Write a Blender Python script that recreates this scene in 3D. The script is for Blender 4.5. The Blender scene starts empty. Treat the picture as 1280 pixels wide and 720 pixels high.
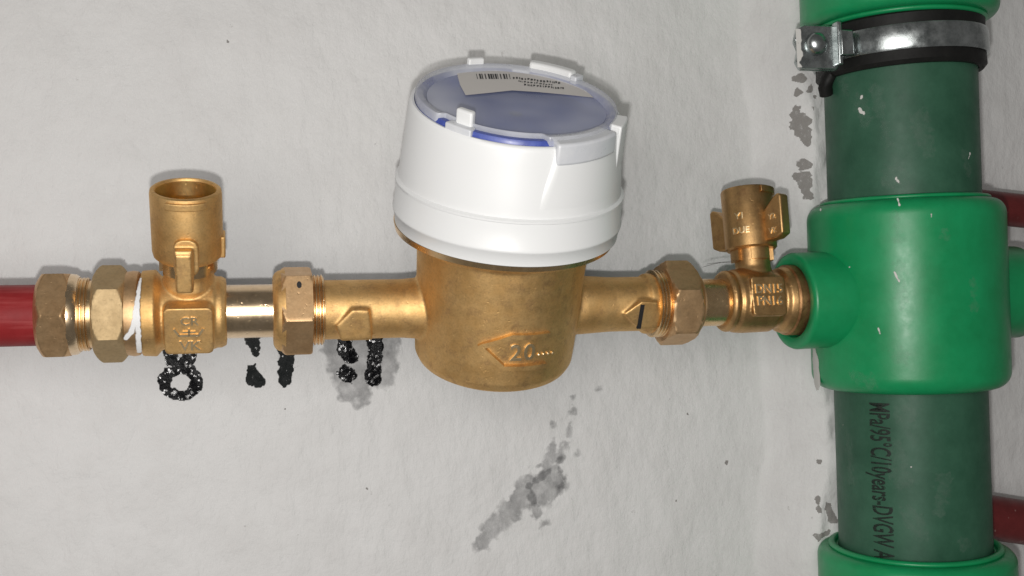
import bpy, bmesh, math, random
import numpy as np
from mathutils import Vector, Matrix

# ------------------------------------------------------------------ camera, light, exposure
# lengths below are millimetres; S turns them into metres
S = 0.001
scene = bpy.context.scene
COL = scene.collection
F = 1330.0                       # focal length in photo pixels (photo is 1280 wide)
PSI = math.radians(14.0)         # the camera looks slightly to the right of the wall's normal
RHO = math.radians(0.85)
CAM = Vector((-75.7, -323.0, 0.0))
fwd = Vector((math.sin(PSI), math.cos(PSI), 0))
rt0 = Vector((math.cos(PSI), -math.sin(PSI), 0)); up0 = Vector((0, 0, 1))
rgt = rt0 * math.cos(RHO) - up0 * math.sin(RHO)
upv = up0 * math.cos(RHO) + rt0 * math.sin(RHO)
cam_d = bpy.data.cameras.new('camera'); cam = bpy.data.objects.new('camera', cam_d); COL.objects.link(cam)
m = Matrix((rgt, upv, -fwd)).transposed().to_4x4(); m.translation = CAM * S
cam.matrix_world = m
cam_d.sensor_width = 36; cam_d.lens = F / 1280 * 36; cam_d.clip_start = 0.005; cam_d.clip_end = 20
scene.camera = cam

world = bpy.data.worlds.new('World'); scene.world = world; world.use_nodes = True
bg = world.node_tree.nodes['Background']; bg.inputs[0].default_value = (1.0, 0.97, 0.94, 1); bg.inputs[1].default_value = 0.115

def lamp(name, kind, loc, energy, color, **kw):
    d = bpy.data.lights.new(name, kind); d.energy = energy; d.color = color
    for k, v in kw.items(): setattr(d, k, v)
    o = bpy.data.objects.new(name, d); COL.objects.link(o); o.location = Vector(loc) * S
    return o
FLASH = Vector((-77.7, -318, -17))
lamp('phone_flash', 'POINT', FLASH, 1.95, (1.0, 0.98, 0.955), shadow_soft_size=0.0035)
fill = lamp('fill_light', 'AREA', (-190, -450, 20), 1.0, (1.0, 0.96, 0.92), shape='RECTANGLE', size=0.34, size_y=0.30)  # added fill beside the camera, stands for light bounced off the surroundings
fill.rotation_euler = (Vector((-60, 40, 0)) - Vector((-190, -450, 20))).to_track_quat('-Z', 'Y').to_euler()

vs = scene.view_settings; vs.view_transform = 'Standard'; vs.look = 'None'; vs.exposure = 0.0; vs.gamma = 1.0
scene.render.engine = 'CYCLES'; scene.cycles.max_bounces = 8; scene.cycles.transparent_max_bounces = 12
scene.cycles.caustics_reflective = False; scene.cycles.caustics_refractive = False

rng = np.random.RandomState(7); random.seed(7)

def ray(px, py): return (fwd + rgt * ((px - 640) / F) + upv * ((360 - py) / F))
def hit(px, py, y=0.0):
    d = ray(px, py); t = (y - CAM.y) / d.y; return CAM + d * t
def mm_per_px(px, y=0.0):
    d = ray(px, 390); return ((y - CAM.y) / d.y) / F

# ------------------------------------------------------------------ noise
_P = rng.rand(257, 257)
def vnoise(x, y):
    xi = np.floor(x).astype(int); yi = np.floor(y).astype(int); fx = x - xi; fy = y - yi
    fx = fx * fx * (3 - 2 * fx); fy = fy * fy * (3 - 2 * fy)
    a = _P[xi % 256, yi % 256]; b = _P[(xi + 1) % 256, yi % 256]; c = _P[xi % 256, (yi + 1) % 256]; d = _P[(xi + 1) % 256, (yi + 1) % 256]
    return (a * (1 - fx) + b * fx) * (1 - fy) + (c * (1 - fx) + d * fx) * fy
def fbm(x, y, o=4):
    s = 0; a = .5
    for k in range(o): s = s + a * vnoise(x * 2 ** k + 13.7 * k, y * 2 ** k + 5.1 * k); a *= .5
    return s / (1 - .5 ** o)

# ------------------------------------------------------------------ mesh helpers
def empty(name, label, cat, loc=(0, 0, 0), rot=(0, 0, 0), group=None):
    o = bpy.data.objects.new(name, None); COL.objects.link(o); o.location = Vector(loc) * S; o.rotation_euler = rot
    o.empty_display_size = .01
    o['label'] = label; o['category'] = cat
    if group: o['group'] = group
    return o
def obj(name, geo, mat, parent=None, smooth=35, bevel=0, label=None):
    v, f = geo
    me = bpy.data.meshes.new(name)
    me.from_pydata([tuple(c * S for c in p) for p in v], [], [tuple(q) for q in f]); me.update()
    bm = bmesh.new(); bm.from_mesh(me); bmesh.ops.recalc_face_normals(bm, faces=bm.faces); bm.to_mesh(me); bm.free()
    if smooth is not None:
        me.polygons.foreach_set('use_smooth', [True] * len(me.polygons))
        me.set_sharp_from_angle(angle=math.radians(smooth))
    me.materials.append(mat)
    o = bpy.data.objects.new(name, me); COL.objects.link(o)
    if parent: o.parent = parent
    if bevel:
        b = o.modifiers.new('bevel', 'BEVEL'); b.width = bevel * S; b.segments = 3; b.limit_method = 'ANGLE'; b.angle_limit = math.radians(30)
    if label: o['label'] = label
    return o
def join(*gs):
    V = []; Fc = []
    for v, f in gs:
        n = len(V); V += list(v); Fc += [tuple(i + n for i in q) for q in f]
    return V, Fc
def xf(g, fn): return [fn(*p) for p in g[0]], g[1]
def lathe(prof, n=96, axis='X', closed=False, rfun=None, ring=False):
    """prof: list of (axial, radius); rfun(radius, phi, axial) may alter the radius. phi=0 faces -Y."""
    V = []; Fc = []
    for a, r in prof:
        for k in range(n):
            ph = 2 * math.pi * k / n
            rr = rfun(r, ph, a) if rfun else r
            if axis == 'X': V.append((a, -rr * math.cos(ph), rr * math.sin(ph)))
            else: V.append((rr * math.sin(ph), -rr * math.cos(ph), a))
    m = len(prof)
    for i in range(m - 1 + (1 if ring else 0)):
        i2 = (i + 1) % m
        for k in range(n):
            k2 = (k + 1) % n
            Fc.append((i * n + k, i * n + k2, i2 * n + k2, i2 * n + k))
    if not ring and not closed:
        Fc.append(tuple(range(n))); Fc.append(tuple(range((m - 1) * n, m * n))[::-1])
    return V, Fc
def box(cx, cy, cz, sx, sy, sz):
    V = [(cx + a * sx / 2, cy + b * sy / 2, cz + c * sz / 2) for a in (-1, 1) for b in (-1, 1) for c in (-1, 1)]
    return V, [(0, 1, 3, 2), (4, 6, 7, 5), (0, 4, 5, 1), (2, 3, 7, 6), (0, 2, 6, 4), (1, 5, 7, 3)]
def prism(poly, a0, a1, fn):
    """poly of 2D points, extruded from a0 to a1, fn(u, v, a) -> xyz"""
    n = len(poly); V = [fn(u, v, a0) for u, v in poly] + [fn(u, v, a1) for u, v in poly]
    Fc = [tuple(range(n))[::-1], tuple(range(n, 2 * n))] + [(i, (i + 1) % n, n + (i + 1) % n, n + i) for i in range(n)]
    return V, Fc
def tube(path, r, n=16):
    V = []; Fc = []
    P = [Vector(p) for p in path]
    for i, p in enumerate(P):
        t = (P[min(i + 1, len(P) - 1)] - P[max(i - 1, 0)]).normalized()
        a = t.cross(Vector((0, 0, 1))); a = a.normalized() if a.length > 1e-3 else Vector((1, 0, 0)); b = t.cross(a)
        for k in range(n):
            q = p + (a * math.cos(2 * math.pi * k / n) + b * math.sin(2 * math.pi * k / n)) * r; V.append(tuple(q))
    for i in range(len(P) - 1):
        for k in range(n): Fc.append((i * n + k, i * n + (k + 1) % n, (i + 1) * n + (k + 1) % n, (i + 1) * n + k))
    Fc.append(tuple(range(n))); Fc.append(tuple(range((len(P) - 1) * n, len(P) * n))[::-1])
    return V, Fc
def hexr(R, phase, x0, x1, ch, Rc):
    """hexagon nut radius, chamfered by a cone at both ends; x0,x1 end stations, Rc chamfer radius at the ends, ch chamfer length"""
    ap = R * math.cos(math.pi / 6)
    def fn(r, ph, a):
        q = (ph - phase) % (math.pi / 3) - math.pi / 6
        h = ap / math.cos(q)
        lim = 1e9
        if ch[0] > 0: lim = min(lim, Rc[0] + (R + .05 - Rc[0]) * math.sin(min(1, max(0, (a - x0) / ch[0])) * math.pi / 2))
        if ch[1] > 0: lim = min(lim, Rc[1] + (R + .05 - Rc[1]) * math.sin(min(1, max(0, (x1 - a) / ch[1])) * math.pi / 2))
        return min(h, lim)
    return fn
def hexnut(x0, x1, R, phase, rin, ch=(2.5, 2.5), Rc=None, n=144):
    Rc = Rc or (R * .84, R * .84)
    st = [x0 + (x1 - x0) * k / 24 for k in range(25)]
    g = lathe([(a, 1) for a in st], n, 'X', closed=True, rfun=hexr(R, phase, x0, x1, ch, Rc))
    e = lathe([(x0, 0), (x0, rin)], n, 'X', closed=True)
    V = list(g[0]); Fc = list(g[1]); b = len(V)
    for a, rr in ((x0, rin), (x1, rin)):
        for k in range(n):
            ph = 2 * math.pi * k / n; V.append((a, -rr * math.cos(ph), rr * math.sin(ph)))
    last = 24 * n
    for k in range(n):
        k2 = (k + 1) % n
        Fc.append((k, b + k, b + k2, k2)); Fc.append((last + k, last + k2, b + n + k2, b + n + k))
        Fc.append((b + k, b + n + k, b + n + k2, b + k2))
    return V, Fc
def thread(x0, x1, r, d, pitch, n=72):
    pr = []; k = int(round((x1 - x0) / pitch)); p = (x1 - x0) / k
    for i in range(k): pr += [(x0 + p * i, r - d), (x0 + p * (i + .3), r), (x0 + p * (i + .6), r), (x0 + p * (i + .9), r - d)]
    pr.append((x1, r - d))
    return lathe(pr, n, 'X')
def fused(name, parts, mat, parent, voxel=.45, it=6, fac=.6, label=None):
    """cast piece: overlapping shapes melted to one skin with fillets"""
    o = obj(name, join(*parts), mat, parent, smooth=None, label=label)
    r = o.modifiers.new('remesh', 'REMESH'); r.mode = 'VOXEL'; r.voxel_size = voxel * S; r.use_smooth_shade = True
    s = o.modifiers.new('smooth', 'SMOOTH'); s.factor = fac; s.iterations = it
    return o
def text_geo(txt, size, extrude=.3, bevel=0, cuts=None, space=1.0, align='CENTER', bold=0.0):
    c = bpy.data.curves.new('t', 'FONT'); c.body = txt; c.size = size; c.extrude = extrude; c.bevel_depth = bevel; c.align_x = align
    c.resolution_u = 3; c.space_character = space; c.offset = bold
    o = bpy.data.objects.new('t', c); COL.objects.link(o)
    dg = bpy.context.evaluated_depsgraph_get(); me = bpy.data.meshes.new_from_object(o.evaluated_get(dg))
    bm = bmesh.new(); bm.from_mesh(me)
    if cuts:
        ys = [v.co.y for v in bm.verts]; y = min(ys)
        while y < max(ys):
            y += cuts
            bmesh.ops.bisect_plane(bm, geom=bm.verts[:] + bm.edges[:] + bm.faces[:], plane_co=(0, y, 0), plane_no=(0, 1, 0))
    bm.verts.ensure_lookup_table()
    g = ([tuple(v.co) for v in bm.verts], [tuple(v.index for v in f.verts) for f in bm.faces])
    bm.verts.index_update()
    g = ([tuple(v.co) for v in bm.verts], [tuple(v.index for v in f.verts) for f in bm.faces])
    bm.free(); bpy.data.objects.remove(o); bpy.data.curves.remove(c); bpy.data.meshes.remove(me)
    return g
def cyl_hit(px, py, M, r, axis='Z'):
    """where the sight line through a photo pixel meets a cylinder of frame M (mm)"""
    Mi = M.inverted(); o = Mi @ CAM; d = (Mi.to_3x3() @ ray(px, py))
    if axis == 'Z': ax, ay, bx, by = o.x, o.y, d.x, d.y
    else: ax, ay, bx, by = o.z, o.y, d.z, d.y
    A = bx * bx + by * by; B = 2 * (ax * bx + ay * by); C = ax * ax + ay * ay - r * r
    D = B * B - 4 * A * C
    t = (-B - math.sqrt(max(D, 0))) / (2 * A); p = o + d * t
    if axis == 'Z': return math.atan2(p.x, -p.y), p.z
    return math.atan2(p.z, -p.y), p.x
def frame(loc, rot):
    return Matrix.Translation(Vector(loc)) @ Matrix.Rotation(rot[2], 4, 'Z') @ Matrix.Rotation(rot[1], 4, 'Y') @ Matrix.Rotation(rot[0], 4, 'X')
def patch(name, us, vs_, mask, point, mat, parent, label=None):
    """thin irregular film: grid cells where mask>0; mask value kept as vertex attribute 'dens'"""
    U, W = np.meshgrid(us, vs_, indexing='ij'); Mk = mask(U, W); nu, nv = U.shape
    idx = -np.ones(U.shape, int); V = []; Fc = []; D = []
    keep = (Mk[:-1, :-1] + Mk[1:, :-1] + Mk[:-1, 1:] + Mk[1:, 1:]) / 4 > 0.0
    for i, j in np.argwhere(keep):
        q = []
        for a, b in ((i, j), (i + 1, j), (i + 1, j + 1), (i, j + 1)):
            if idx[a, b] < 0:
                idx[a, b] = len(V); V.append(tuple(point(U[a, b], W[a, b]))); D.append(float(np.clip(Mk[a, b], 0, 1)))
            q.append(idx[a, b])
        Fc.append(q)
    if not Fc: return None
    me = bpy.data.meshes.new(name); me.from_pydata([tuple(c * S for c in p) for p in V], [], Fc)
    at = me.attributes.new('dens', 'FLOAT', 'POINT'); at.data.foreach_set('value', D)
    me.polygons.foreach_set('use_smooth', [True] * len(me.polygons)); me.materials.append(mat)
    o = bpy.data.objects.new(name, me); COL.objects.link(o)
    if parent: o.parent = parent
    if label: o['label'] = label
    return o

# ------------------------------------------------------------------ materials
class NT:
    def __init__(s, name):
        s.m = bpy.data.materials.new(name); s.m.use_nodes = True; s.t = s.m.node_tree; s.p = s.t.nodes['Principled BSDF']; s.n = s.t.nodes
        s.tc = s.n.new('ShaderNodeTexCoord').outputs['Object']
    def link(s, a, b): s.t.links.new(a, b)
    def noise(s, scale, detail=4, rough=.6, vec=None, stretch=None):
        n = s.n.new('ShaderNodeTexNoise'); n.inputs['Scale'].default_value = scale; n.inputs['Detail'].default_value = detail; n.inputs['Roughness'].default_value = rough
        v = vec or s.tc
        if stretch:
            mp = s.n.new('ShaderNodeMapping'); mp.inputs['Scale'].default_value = stretch[0]; mp.inputs['Rotation'].default_value = stretch[1]; s.link(v, mp.inputs[0]); v = mp.outputs[0]
        s.link(v, n.inputs['Vector']); return n.outputs['Fac']
    def ramp(s, fac, stops):
        r = s.n.new('ShaderNodeValToRGB'); e = r.color_ramp.elements
        while len(e) < len(stops): e.new(.5)
        for k, (p, c) in enumerate(stops): e[k].position = p; e[k].color = (*c, 1) if len(c) == 3 else c
        s.link(fac, r.inputs[0]); return r.outputs[0]
    def mix(s, fac, a, b, typ='RGBA', blend='MIX'):
        x = s.n.new('ShaderNodeMix'); x.data_type = typ; x.blend_type = blend if typ == 'RGBA' else 'MIX'
        i = (6, 7, 2) if typ == 'RGBA' else (2, 3, 0)
        for k, val in ((0, fac), (i[0], a), (i[1], b)):
            if hasattr(val, 'links'): s.link(val, x.inputs[k])
            elif isinstance(val, tuple): x.inputs[k].default_value = (*val, 1)
            else: x.inputs[k].default_value = val
        return x.outputs[i[2]]
    def math(s, op, a, b=0.0):
        x = s.n.new('ShaderNodeMath'); x.operation = op
        for k, val in ((0, a), (1, b)):
            if hasattr(val, 'links'): s.link(val, x.inputs[k])
            else: x.inputs[k].default_value = val
        return x.outputs[0]
    def bump(s, h, strength, dist, prev=None):
        b = s.n.new('ShaderNodeBump'); b.inputs['Strength'].default_value = strength; b.inputs['Distance'].default_value = dist * S
        s.link(h, b.inputs['Height'])
        if prev: s.link(prev, b.inputs['Normal'])
        return b.outputs[0]
    def set(s, **kw):
        for k, v in kw.items():
            i = s.p.inputs[k.replace('_', ' ')]
            if hasattr(v, 'links'): s.link(v, i)
            elif isinstance(v, tuple) and len(v) == 3: i.default_value = (*v, 1)
            else: i.default_value = v
        return s.m

def brass(name, c1, c2, rough, bump=.5, fine=2600, tarn=None, streak=False):
    n = NT(name)
    big = n.noise(120, 5, .65); spk = n.noise(fine, 3, .7)
    col = n.mix(n.ramp(big, [(.35, (0, 0, 0)), (.68, (1, 1, 1))]), c1, c2)
    if tarn: col = n.mix(n.ramp(n.noise(260, 6, .75), [(.52, (0, 0, 0)), (.74, (1, 1, 1))]), col, tarn)
    col = n.mix(n.math('MULTIPLY', n.ramp(n.noise(fine * .6, 2, .6), [(.45, (0, 0, 0)), (.75, (1, 1, 1))]), .26), col, tuple(q * .45 for q in c1))
    scr = n.noise(700, 2, .5, stretch=((1, 1, .06), (0, .9, .3)))
    bn = n.bump(spk, bump, .06)
    if streak: bn = n.bump(scr, .25, .03, bn)
    pit = n.noise(900, 2, .5); bn = n.bump(n.ramp(pit, [(.25, (0, 0, 0)), (.34, (1, 1, 1))]), .5, .08, bn)
    rg = n.math('ADD', n.math('MULTIPLY', n.noise(300, 4, .6), .22), rough - .11)
    return n.set(Base_Color=col, Metallic=1.0, Roughness=rg, Normal=bn)
CAST = brass('cast_brass', (.70, .44, .175), (.82, .555, .25), .58, .45, tarn=(.50, .31, .15))
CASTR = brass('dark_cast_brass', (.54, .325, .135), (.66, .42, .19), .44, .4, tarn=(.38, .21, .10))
NUT = brass('machined_brass', (.62, .40, .21), (.73, .50, .28), .50, .22, 1800, streak=True)
LITBRASS = brass('lit_brass_lettering', (.84, .64, .36), (.92, .72, .44), .42, .2, 1800)  # paler brass puts the light caught by raised letters into the colour
MATT = brass('matt_machined_brass', (.52, .39, .22), (.60, .46, .27), .68, .3, 1800)
POL = brass('polished_brass', (.80, .60, .38), (.88, .68, .46), .24, .10, 1500)
THR = brass('thread_brass', (.80, .54, .28), (.88, .64, .36), .28, .12, 1500)
INN = brass('bright_inner_brass', (.95, .70, .32), (.97, .76, .38), .34, .1, 1200)  # base lifted so the cup's inner reflections sit in the colour
TARN = brass('sealant_stained_brass', (.30, .14, .06), (.62, .36, .17), .5, .6, tarn=(.16, .07, .035))

def plastic(name, c1, c2, rough, spots=None, sc=60, bump=.15, coat=0, spotcol=(.6, .62, .58), thr=.70, streaks=None, spec=.5):
    n = NT(name)
    col = n.mix(n.ramp(n.noise(sc, 6, .72), [(.3, (0, 0, 0)), (.7, (1, 1, 1))]), c1, c2)
    if streaks: col = n.mix(n.math('MULTIPLY', n.ramp(n.noise(420, 4, .6, stretch=streaks), [(.5, (0, 0, 0)), (.8, (1, 1, 1))]), .35), col, spotcol)
    if spots: col = n.mix(n.math('MULTIPLY', n.ramp(n.noise(spots, 3, .6), [(thr, (0, 0, 0)), (thr + .03, (1, 1, 1))]), .8), col, spotcol)
    bn = n.bump(n.noise(700, 4, .6), bump, .08)
    bn = n.bump(n.noise(40, 3, .5), .35, .6, bn)
    rg = n.math('ADD', n.math('MULTIPLY', n.noise(220, 5, .7), .3), rough - .15)
    return n.set(Base_Color=col, Roughness=rg, Normal=bn, Coat_Weight=coat, Specular_IOR_Level=spec)
GREEN = plastic('bright_green_plastic', (.003, .225, .072), (.007, .30, .105), .38, spots=230, thr=.77, spotcol=(.30, .45, .34))
GPIPE = plastic('dull_green_plastic', (.018, .075, .042), (.042, .128, .078), .50, spec=.34, spots=520, thr=.79, sc=45, spotcol=(.20, .30, .25))
RED = plastic('red_plastic_pipe', (.21, .014, .016), (.28, .022, .024), .50, sc=90, spec=.22, streaks=((.08, 1, 1), (0, 0, 0)), spotcol=(.55, .16, .15))
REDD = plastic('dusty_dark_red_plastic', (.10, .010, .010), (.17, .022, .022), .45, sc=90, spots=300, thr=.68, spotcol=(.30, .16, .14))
n = NT('white_plastic'); WHITE = n.set(Base_Color=n.mix(n.noise(30, 3), (.80, .81, .81), (.83, .84, .84)), Roughness=.36)
CLEARW = plastic('milky_plastic', (.60, .62, .66), (.70, .71, .73), .3, sc=160, bump=.05)
BLUE = plastic('blue_plastic', (.035, .055, .28), (.08, .12, .42), .35, sc=220, bump=.2)
RUBBER = plastic('black_rubber', (.006, .006, .006), (.013, .013, .012), .55, sc=200, bump=.5, spots=420, thr=.74, spec=.25, spotcol=(.22, .22, .21))
n = NT('galvanised_steel'); GALV = n.set(Base_Color=n.mix(n.ramp(n.noise(150, 5, .7), [(.35, (0, 0, 0)), (.65, (1, 1, 1))]), (.30, .33, .33), (.62, .66, .66)), Metallic=1.0,
    Roughness=n.math('ADD', n.math('MULTIPLY', n.noise(300, 4), .3), .12), Normal=n.bump(n.noise(500, 4, .6), .35, .12))
n = NT('clouded_lid_plastic')
cl = n.noise(26, 2, .5)
LID = n.set(Base_Color=n.mix(n.ramp(cl, [(.35, (0, 0, 0)), (.7, (1, 1, 1))]), (.34, .39, .60), (.70, .72, .80)), Roughness=.22, Alpha=n.math('ADD', n.math('MULTIPLY', cl, 1.1), .06),
    Normal=n.bump(n.noise(300, 3), .15, .1))
n = NT('milky_rim_plastic'); MILK = n.set(Base_Color=n.mix(n.noise(70, 3), (.60, .62, .68), (.74, .76, .80)), Roughness=.25, Alpha=n.math('ADD', n.math('MULTIPLY', n.noise(60, 3), .9), .05))
n = NT('sticker_paper'); PAPER = n.set(Base_Color=(.66, .63, .60), Roughness=.6)
n = NT('print_ink'); PRINT = n.set(Base_Color=(.012, .012, .013), Roughness=.6)
n = NT('pipe_print_ink'); PPRINT = n.set(Base_Color=(.008, .016, .011), Roughness=.5, Alpha=n.math('ADD', n.math('MULTIPLY', n.ramp(n.noise(900, 4, .7), [(.32, (0, 0, 0)), (.55, (1, 1, 1))]), .8), .2))
n = NT('hair'); HAIR = n.set(Base_Color=(.02, .015, .012), Roughness=.5)

def film(name, color, rough, amax, nscale, lo, hi, bumps=.0, spec=.5, bs=1500, edge=.25, glint=0):
    n = NT(name)
    a = n.n.new('ShaderNodeAttribute'); a.attribute_name = 'dens'
    k = n.math('MULTIPLY', n.ramp(n.noise(nscale, 5, .7), [(lo, (0, 0, 0)), (hi, (1, 1, 1))]), amax)
    al = n.math('MULTIPLY', n.ramp(a.outputs['Fac'], [(0, (0, 0, 0)), (edge, (1, 1, 1))]), k)
    kw = dict(Base_Color=color, Roughness=rough, Alpha=al, Specular_IOR_Level=spec)
    if glint: kw['Specular_IOR_Level'] = n.math('ADD', n.math('MULTIPLY', n.ramp(n.noise(bs, 2, .5), [(glint, (0, 0, 0)), (glint + .03, (1, 1, 1))]), 1.0), .04)
    if bumps: kw['Normal'] = n.bump(n.noise(bs * 1.7, 3, .7), 1.0, bumps)
    return n.set(**kw)
INK = film('black_marker_ink', (.004, .004, .005), .20, 1.0, 1300, .20, .32, bumps=.10, bs=720, glint=.58)
INKG = film('dull_marker_ink', (.010, .012, .012), .35, 1.0, 900, .20, .40, bumps=.08, bs=900, glint=.70)
SMEAR = film('smeared_ink', (.13, .13, .135), .8, .50, 200, .10, .80, spec=.1, edge=.6)
PLAST = film('bare_plaster', (.31, .295, .28), .9, .85, 420, .20, .50, spec=.1)
DUST = film('chalky_dust', (.30, .37, .32), .9, .17, 500, .30, .80, spec=.1, edge=1.0)
LIME = film('plaster_splash', (.66, .65, .62), .85, 1.0, 900, .18, .34, spec=.1)
WPAINT = film('white_paint', (.80, .80, .80), .35, 1.0, 800, .10, .22, bumps=.1)

n = NT('painted_plaster')
big = n.noise(9, 4, .6); mid = n.noise(60, 6, .65)
st = n.noise(120, 5, .62, stretch=((1, 1, .22), (0, math.radians(12), 0)))
col = n.mix(n.ramp(big, [(.3, (0, 0, 0)), (.7, (1, 1, 1))]), (.715, .71, .70), (.76, .755, .75))
col = n.mix(n.math('MULTIPLY', n.ramp(mid, [(.42, (0, 0, 0)), (.72, (1, 1, 1))]), .55), col, (.66, .65, .64))  # relief shading put into the colour, since frontal light hides the bumps
col = n.mix(n.math('MULTIPLY', n.ramp(n.noise(210, 4, .7), [(.70, (0, 0, 0)), (.74, (1, 1, 1))]), .40), col, (.30, .285, .27))
bn = n.bump(n.noise(900, 5, .65), .40, .16); bn = n.bump(mid, .9, 1.3, bn); bn = n.bump(st, .45, .7, bn); bn = n.bump(n.noise(170, 5, .6, stretch=((1, 1, .45), (0, math.radians(40), 0))), 1.0, .8, bn)
WALLM = n.set(Base_Color=col, Roughness=.62, Normal=bn, Specular_IOR_Level=.3)

# ------------------------------------------------------------------ layout from the photograph
YW = 42.0
PZ = -5.7                                      # height of the brass line's axis
def AX(px): return hit(px, 388, 0).x           # x on the brass line seen at a photo column
def R(pxr, px): return pxr * mm_per_px(px)     # radius of a thing on the line from its half height in pixels
rc = hit(1133, 372, 0); RX = rc.x              # riser axis crosses the line's height here
RLEAN = math.radians(1.15)
def riser_x(z): return RX - (z - PZ) * math.tan(RLEAN)

# ------------------------------------------------------------------ wall
def wall_h(x, z):
    x = np.asarray(x, float); z = np.asarray(z, float)
    h = 1.6 * (fbm(x / 90 + 3, z / 90 + 9, 3) - .5) + .9 * (fbm(x / 22 + 7, z / 22, 3) - .5)
    st = fbm((x * .97 + z * .24) / 5.0 + 31, (z * .97 - x * .24) / 34 + 11, 3)
    h = h + .5 * (fbm((x + z * .5) / 7 + 60, (z - x * .3) / 9 + 20, 4) - .5)
    h = h + .55 * (st - .5) * np.clip(1.1 - np.abs(z + 70) / 120, .2, 1)
    # plaster packed up against the left side of the riser
    rx = RX - (z - PZ) * math.tan(RLEAN)
    d = rx - x                                  # distance left of the riser axis
    edge = 36 + 7 * (fbm(z / 48 + 2, x * 0 + 4, 3) - .5) * 2
    s = np.clip((edge - d) / 17, 0, 1); s = s * s * (3 - 2 * s)
    off = np.clip((d + 12) / 25, 0, 1)
    amp = 19 + 4 * (fbm(z / 50 + 40, x / 30, 3) - .5)
    h = h + s * off * amp + s * off * 3.0 * (fbm(x / 6 + 80, z / 9, 4) - .5)
    return h
def wall_pt(x, z, lift=0.0): return (float(x), YW - float(wall_h(x, z)) - lift, float(z))
def axis_pts(lo, hi, step, out):
    a = list(np.arange(lo, hi + step, step)); s = step; p = a[-1]
    while p < out[1]: s *= 1.25; p += s; a.append(p)
    s = step; p = a[0]
    while p > out[0]: s *= 1.25; p -= s; a.insert(0, p)
    return np.array(a)
xs = axis_pts(-235, 215, .8, (-1400, 1500)); zs = axis_pts(-125, 125, .8, (-900, 900))
GX, GZ = np.meshgrid(xs, zs, indexing='ij'); GY = YW - wall_h(GX, GZ)
nx, nz = GX.shape
vv = np.stack([GX, GY, GZ], -1).reshape(-1, 3) * S
ii, jj = np.meshgrid(np.arange(nx - 1), np.arange(nz - 1), indexing='ij'); b0 = (ii * nz + jj).ravel()
ff = np.stack([b0, b0 + nz, b0 + nz + 1, b0 + 1], -1)
me = bpy.data.meshes.new('wall'); me.vertices.add(len(vv)); me.vertices.foreach_set('co', vv.ravel())
me.loops.add(ff.size); me.loops.foreach_set('vertex_index', ff.ravel()); me.polygons.add(len(ff))
me.polygons.foreach_set('loop_start', np.arange(0, ff.size, 4)); me.polygons.foreach_set('loop_total', np.full(len(ff), 4))
me.polygons.foreach_set('use_smooth', np.ones(len(ff), bool)); me.update(calc_edges=True); me.materials.append(WALLM)
wall = bpy.data.objects.new('wall', me); COL.objects.link(wall); wall['kind'] = 'structure'

def seg_d(X, Z, pts):
    d = np.full(np.shape(X), 1e9)
    for (ax, az, ra), (bx, bz, rb) in zip(pts[:-1], pts[1:]):
        L = (bx - ax) ** 2 + (bz - az) ** 2 + 1e-9
        t = np.clip(((X - ax) * (bx - ax) + (Z - az) * (bz - az)) / L, 0, 1)
        d = np.minimum(d, np.hypot(X - ax - t * (bx - ax), Z - az - t * (bz - az)) - (ra + t * (rb - ra)))
    return d
def wallpx(pts):      # (px, py, halfwidth px) -> wall coordinates, allowing for the plaster mound
    out = []
    for px, py, w in pts:
        p = hit(px, py, YW)
        for _ in range(6): p = hit(px, py, YW - float(wall_h(p.x, p.z)))
        out.append((p.x, p.z, w * mm_per_px(px, YW)))
    return out
def wall_stroke(name, strokes, mat, lift, rag=.8, fr=1.2, label=None, soft=1.0, step=.3, holes=0.0):
    W = [wallpx(s) for s in strokes]
    A = np.array([q for s in W for q in s]); m0 = A[:, 2].max() + 2 * rag + 1
    us = np.arange(A[:, 0].min() - m0, A[:, 0].max() + m0, step); vs2 = np.arange(A[:, 1].min() - m0, A[:, 1].max() + m0, step)
    def mask(X, Z):
        d = np.full(X.shape, 1e9)
        for s in W: d = np.minimum(d, seg_d(X, Z, s if len(s) > 1 else s * 2))
        d = d + rag * 2 * (fbm(X * fr / 2 + 17, Z * fr / 2 + 3, 4) - .5) * 2
        r = -d / soft
        if holes: r = r - holes * np.clip(fbm(X * .55 + 50, Z * .55, 4) - .5, 0, 1) * 10
        return r
    return patch(name, us, vs2, mask, lambda x, z: wall_pt(x, z, lift), mat, wall, label)

# handwriting on the wall under the pipe line
ring = [(226 + 20.5 * math.cos(t), 478 + 17 * math.sin(t), 7.6) for t in np.linspace(0, 2 * math.pi, 15)]
ring2 = [(225 + 16 * math.cos(t), 430 + 24 * math.sin(t), 8.5) for t in np.linspace(0, 2 * math.pi, 13)]
wall_stroke('marker_digit', [ring, ring2], INK, .10, .55, 1.4, 'black marker figure 8 under the left valve')
wall_stroke('marker_stroke', [[(314, 385, 10), (316, 425, 10), (319, 441, 5)]], INKG, .10, .45, 1.5)
wall_stroke('marker_dot', [[(315, 462, 7), (318, 472, 10), (325, 478, 7)]], INKG, .10, .6, 1.5)
wall_stroke('marker_stroke', [[(345, 425, 3), (358, 444, 9.5), (357, 462, 9), (356, 474, 10)]], INKG, .10, .5, 1.5)
wall_stroke('smeared_patch', [[(418, 415, 17), (422, 470, 15)], [(440, 420, 30), (442, 480, 24), (452, 492, 18)], [(470, 425, 26), (474, 470, 20)], [(489, 420, 14), (484, 462, 13)]], SMEAR, .05, 1.4, .6, 'grey smear behind the last marker strokes', soft=2.5)
wall_stroke('marker_stroke', [[(429, 385, 9), (431, 438, 10), (439, 447, 9)]], INK, .13, .5, 1.5)
wall_stroke('marker_dot', [[(432, 466, 10), (437, 470, 9)]], INK, .13, .6, 1.5)
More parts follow.
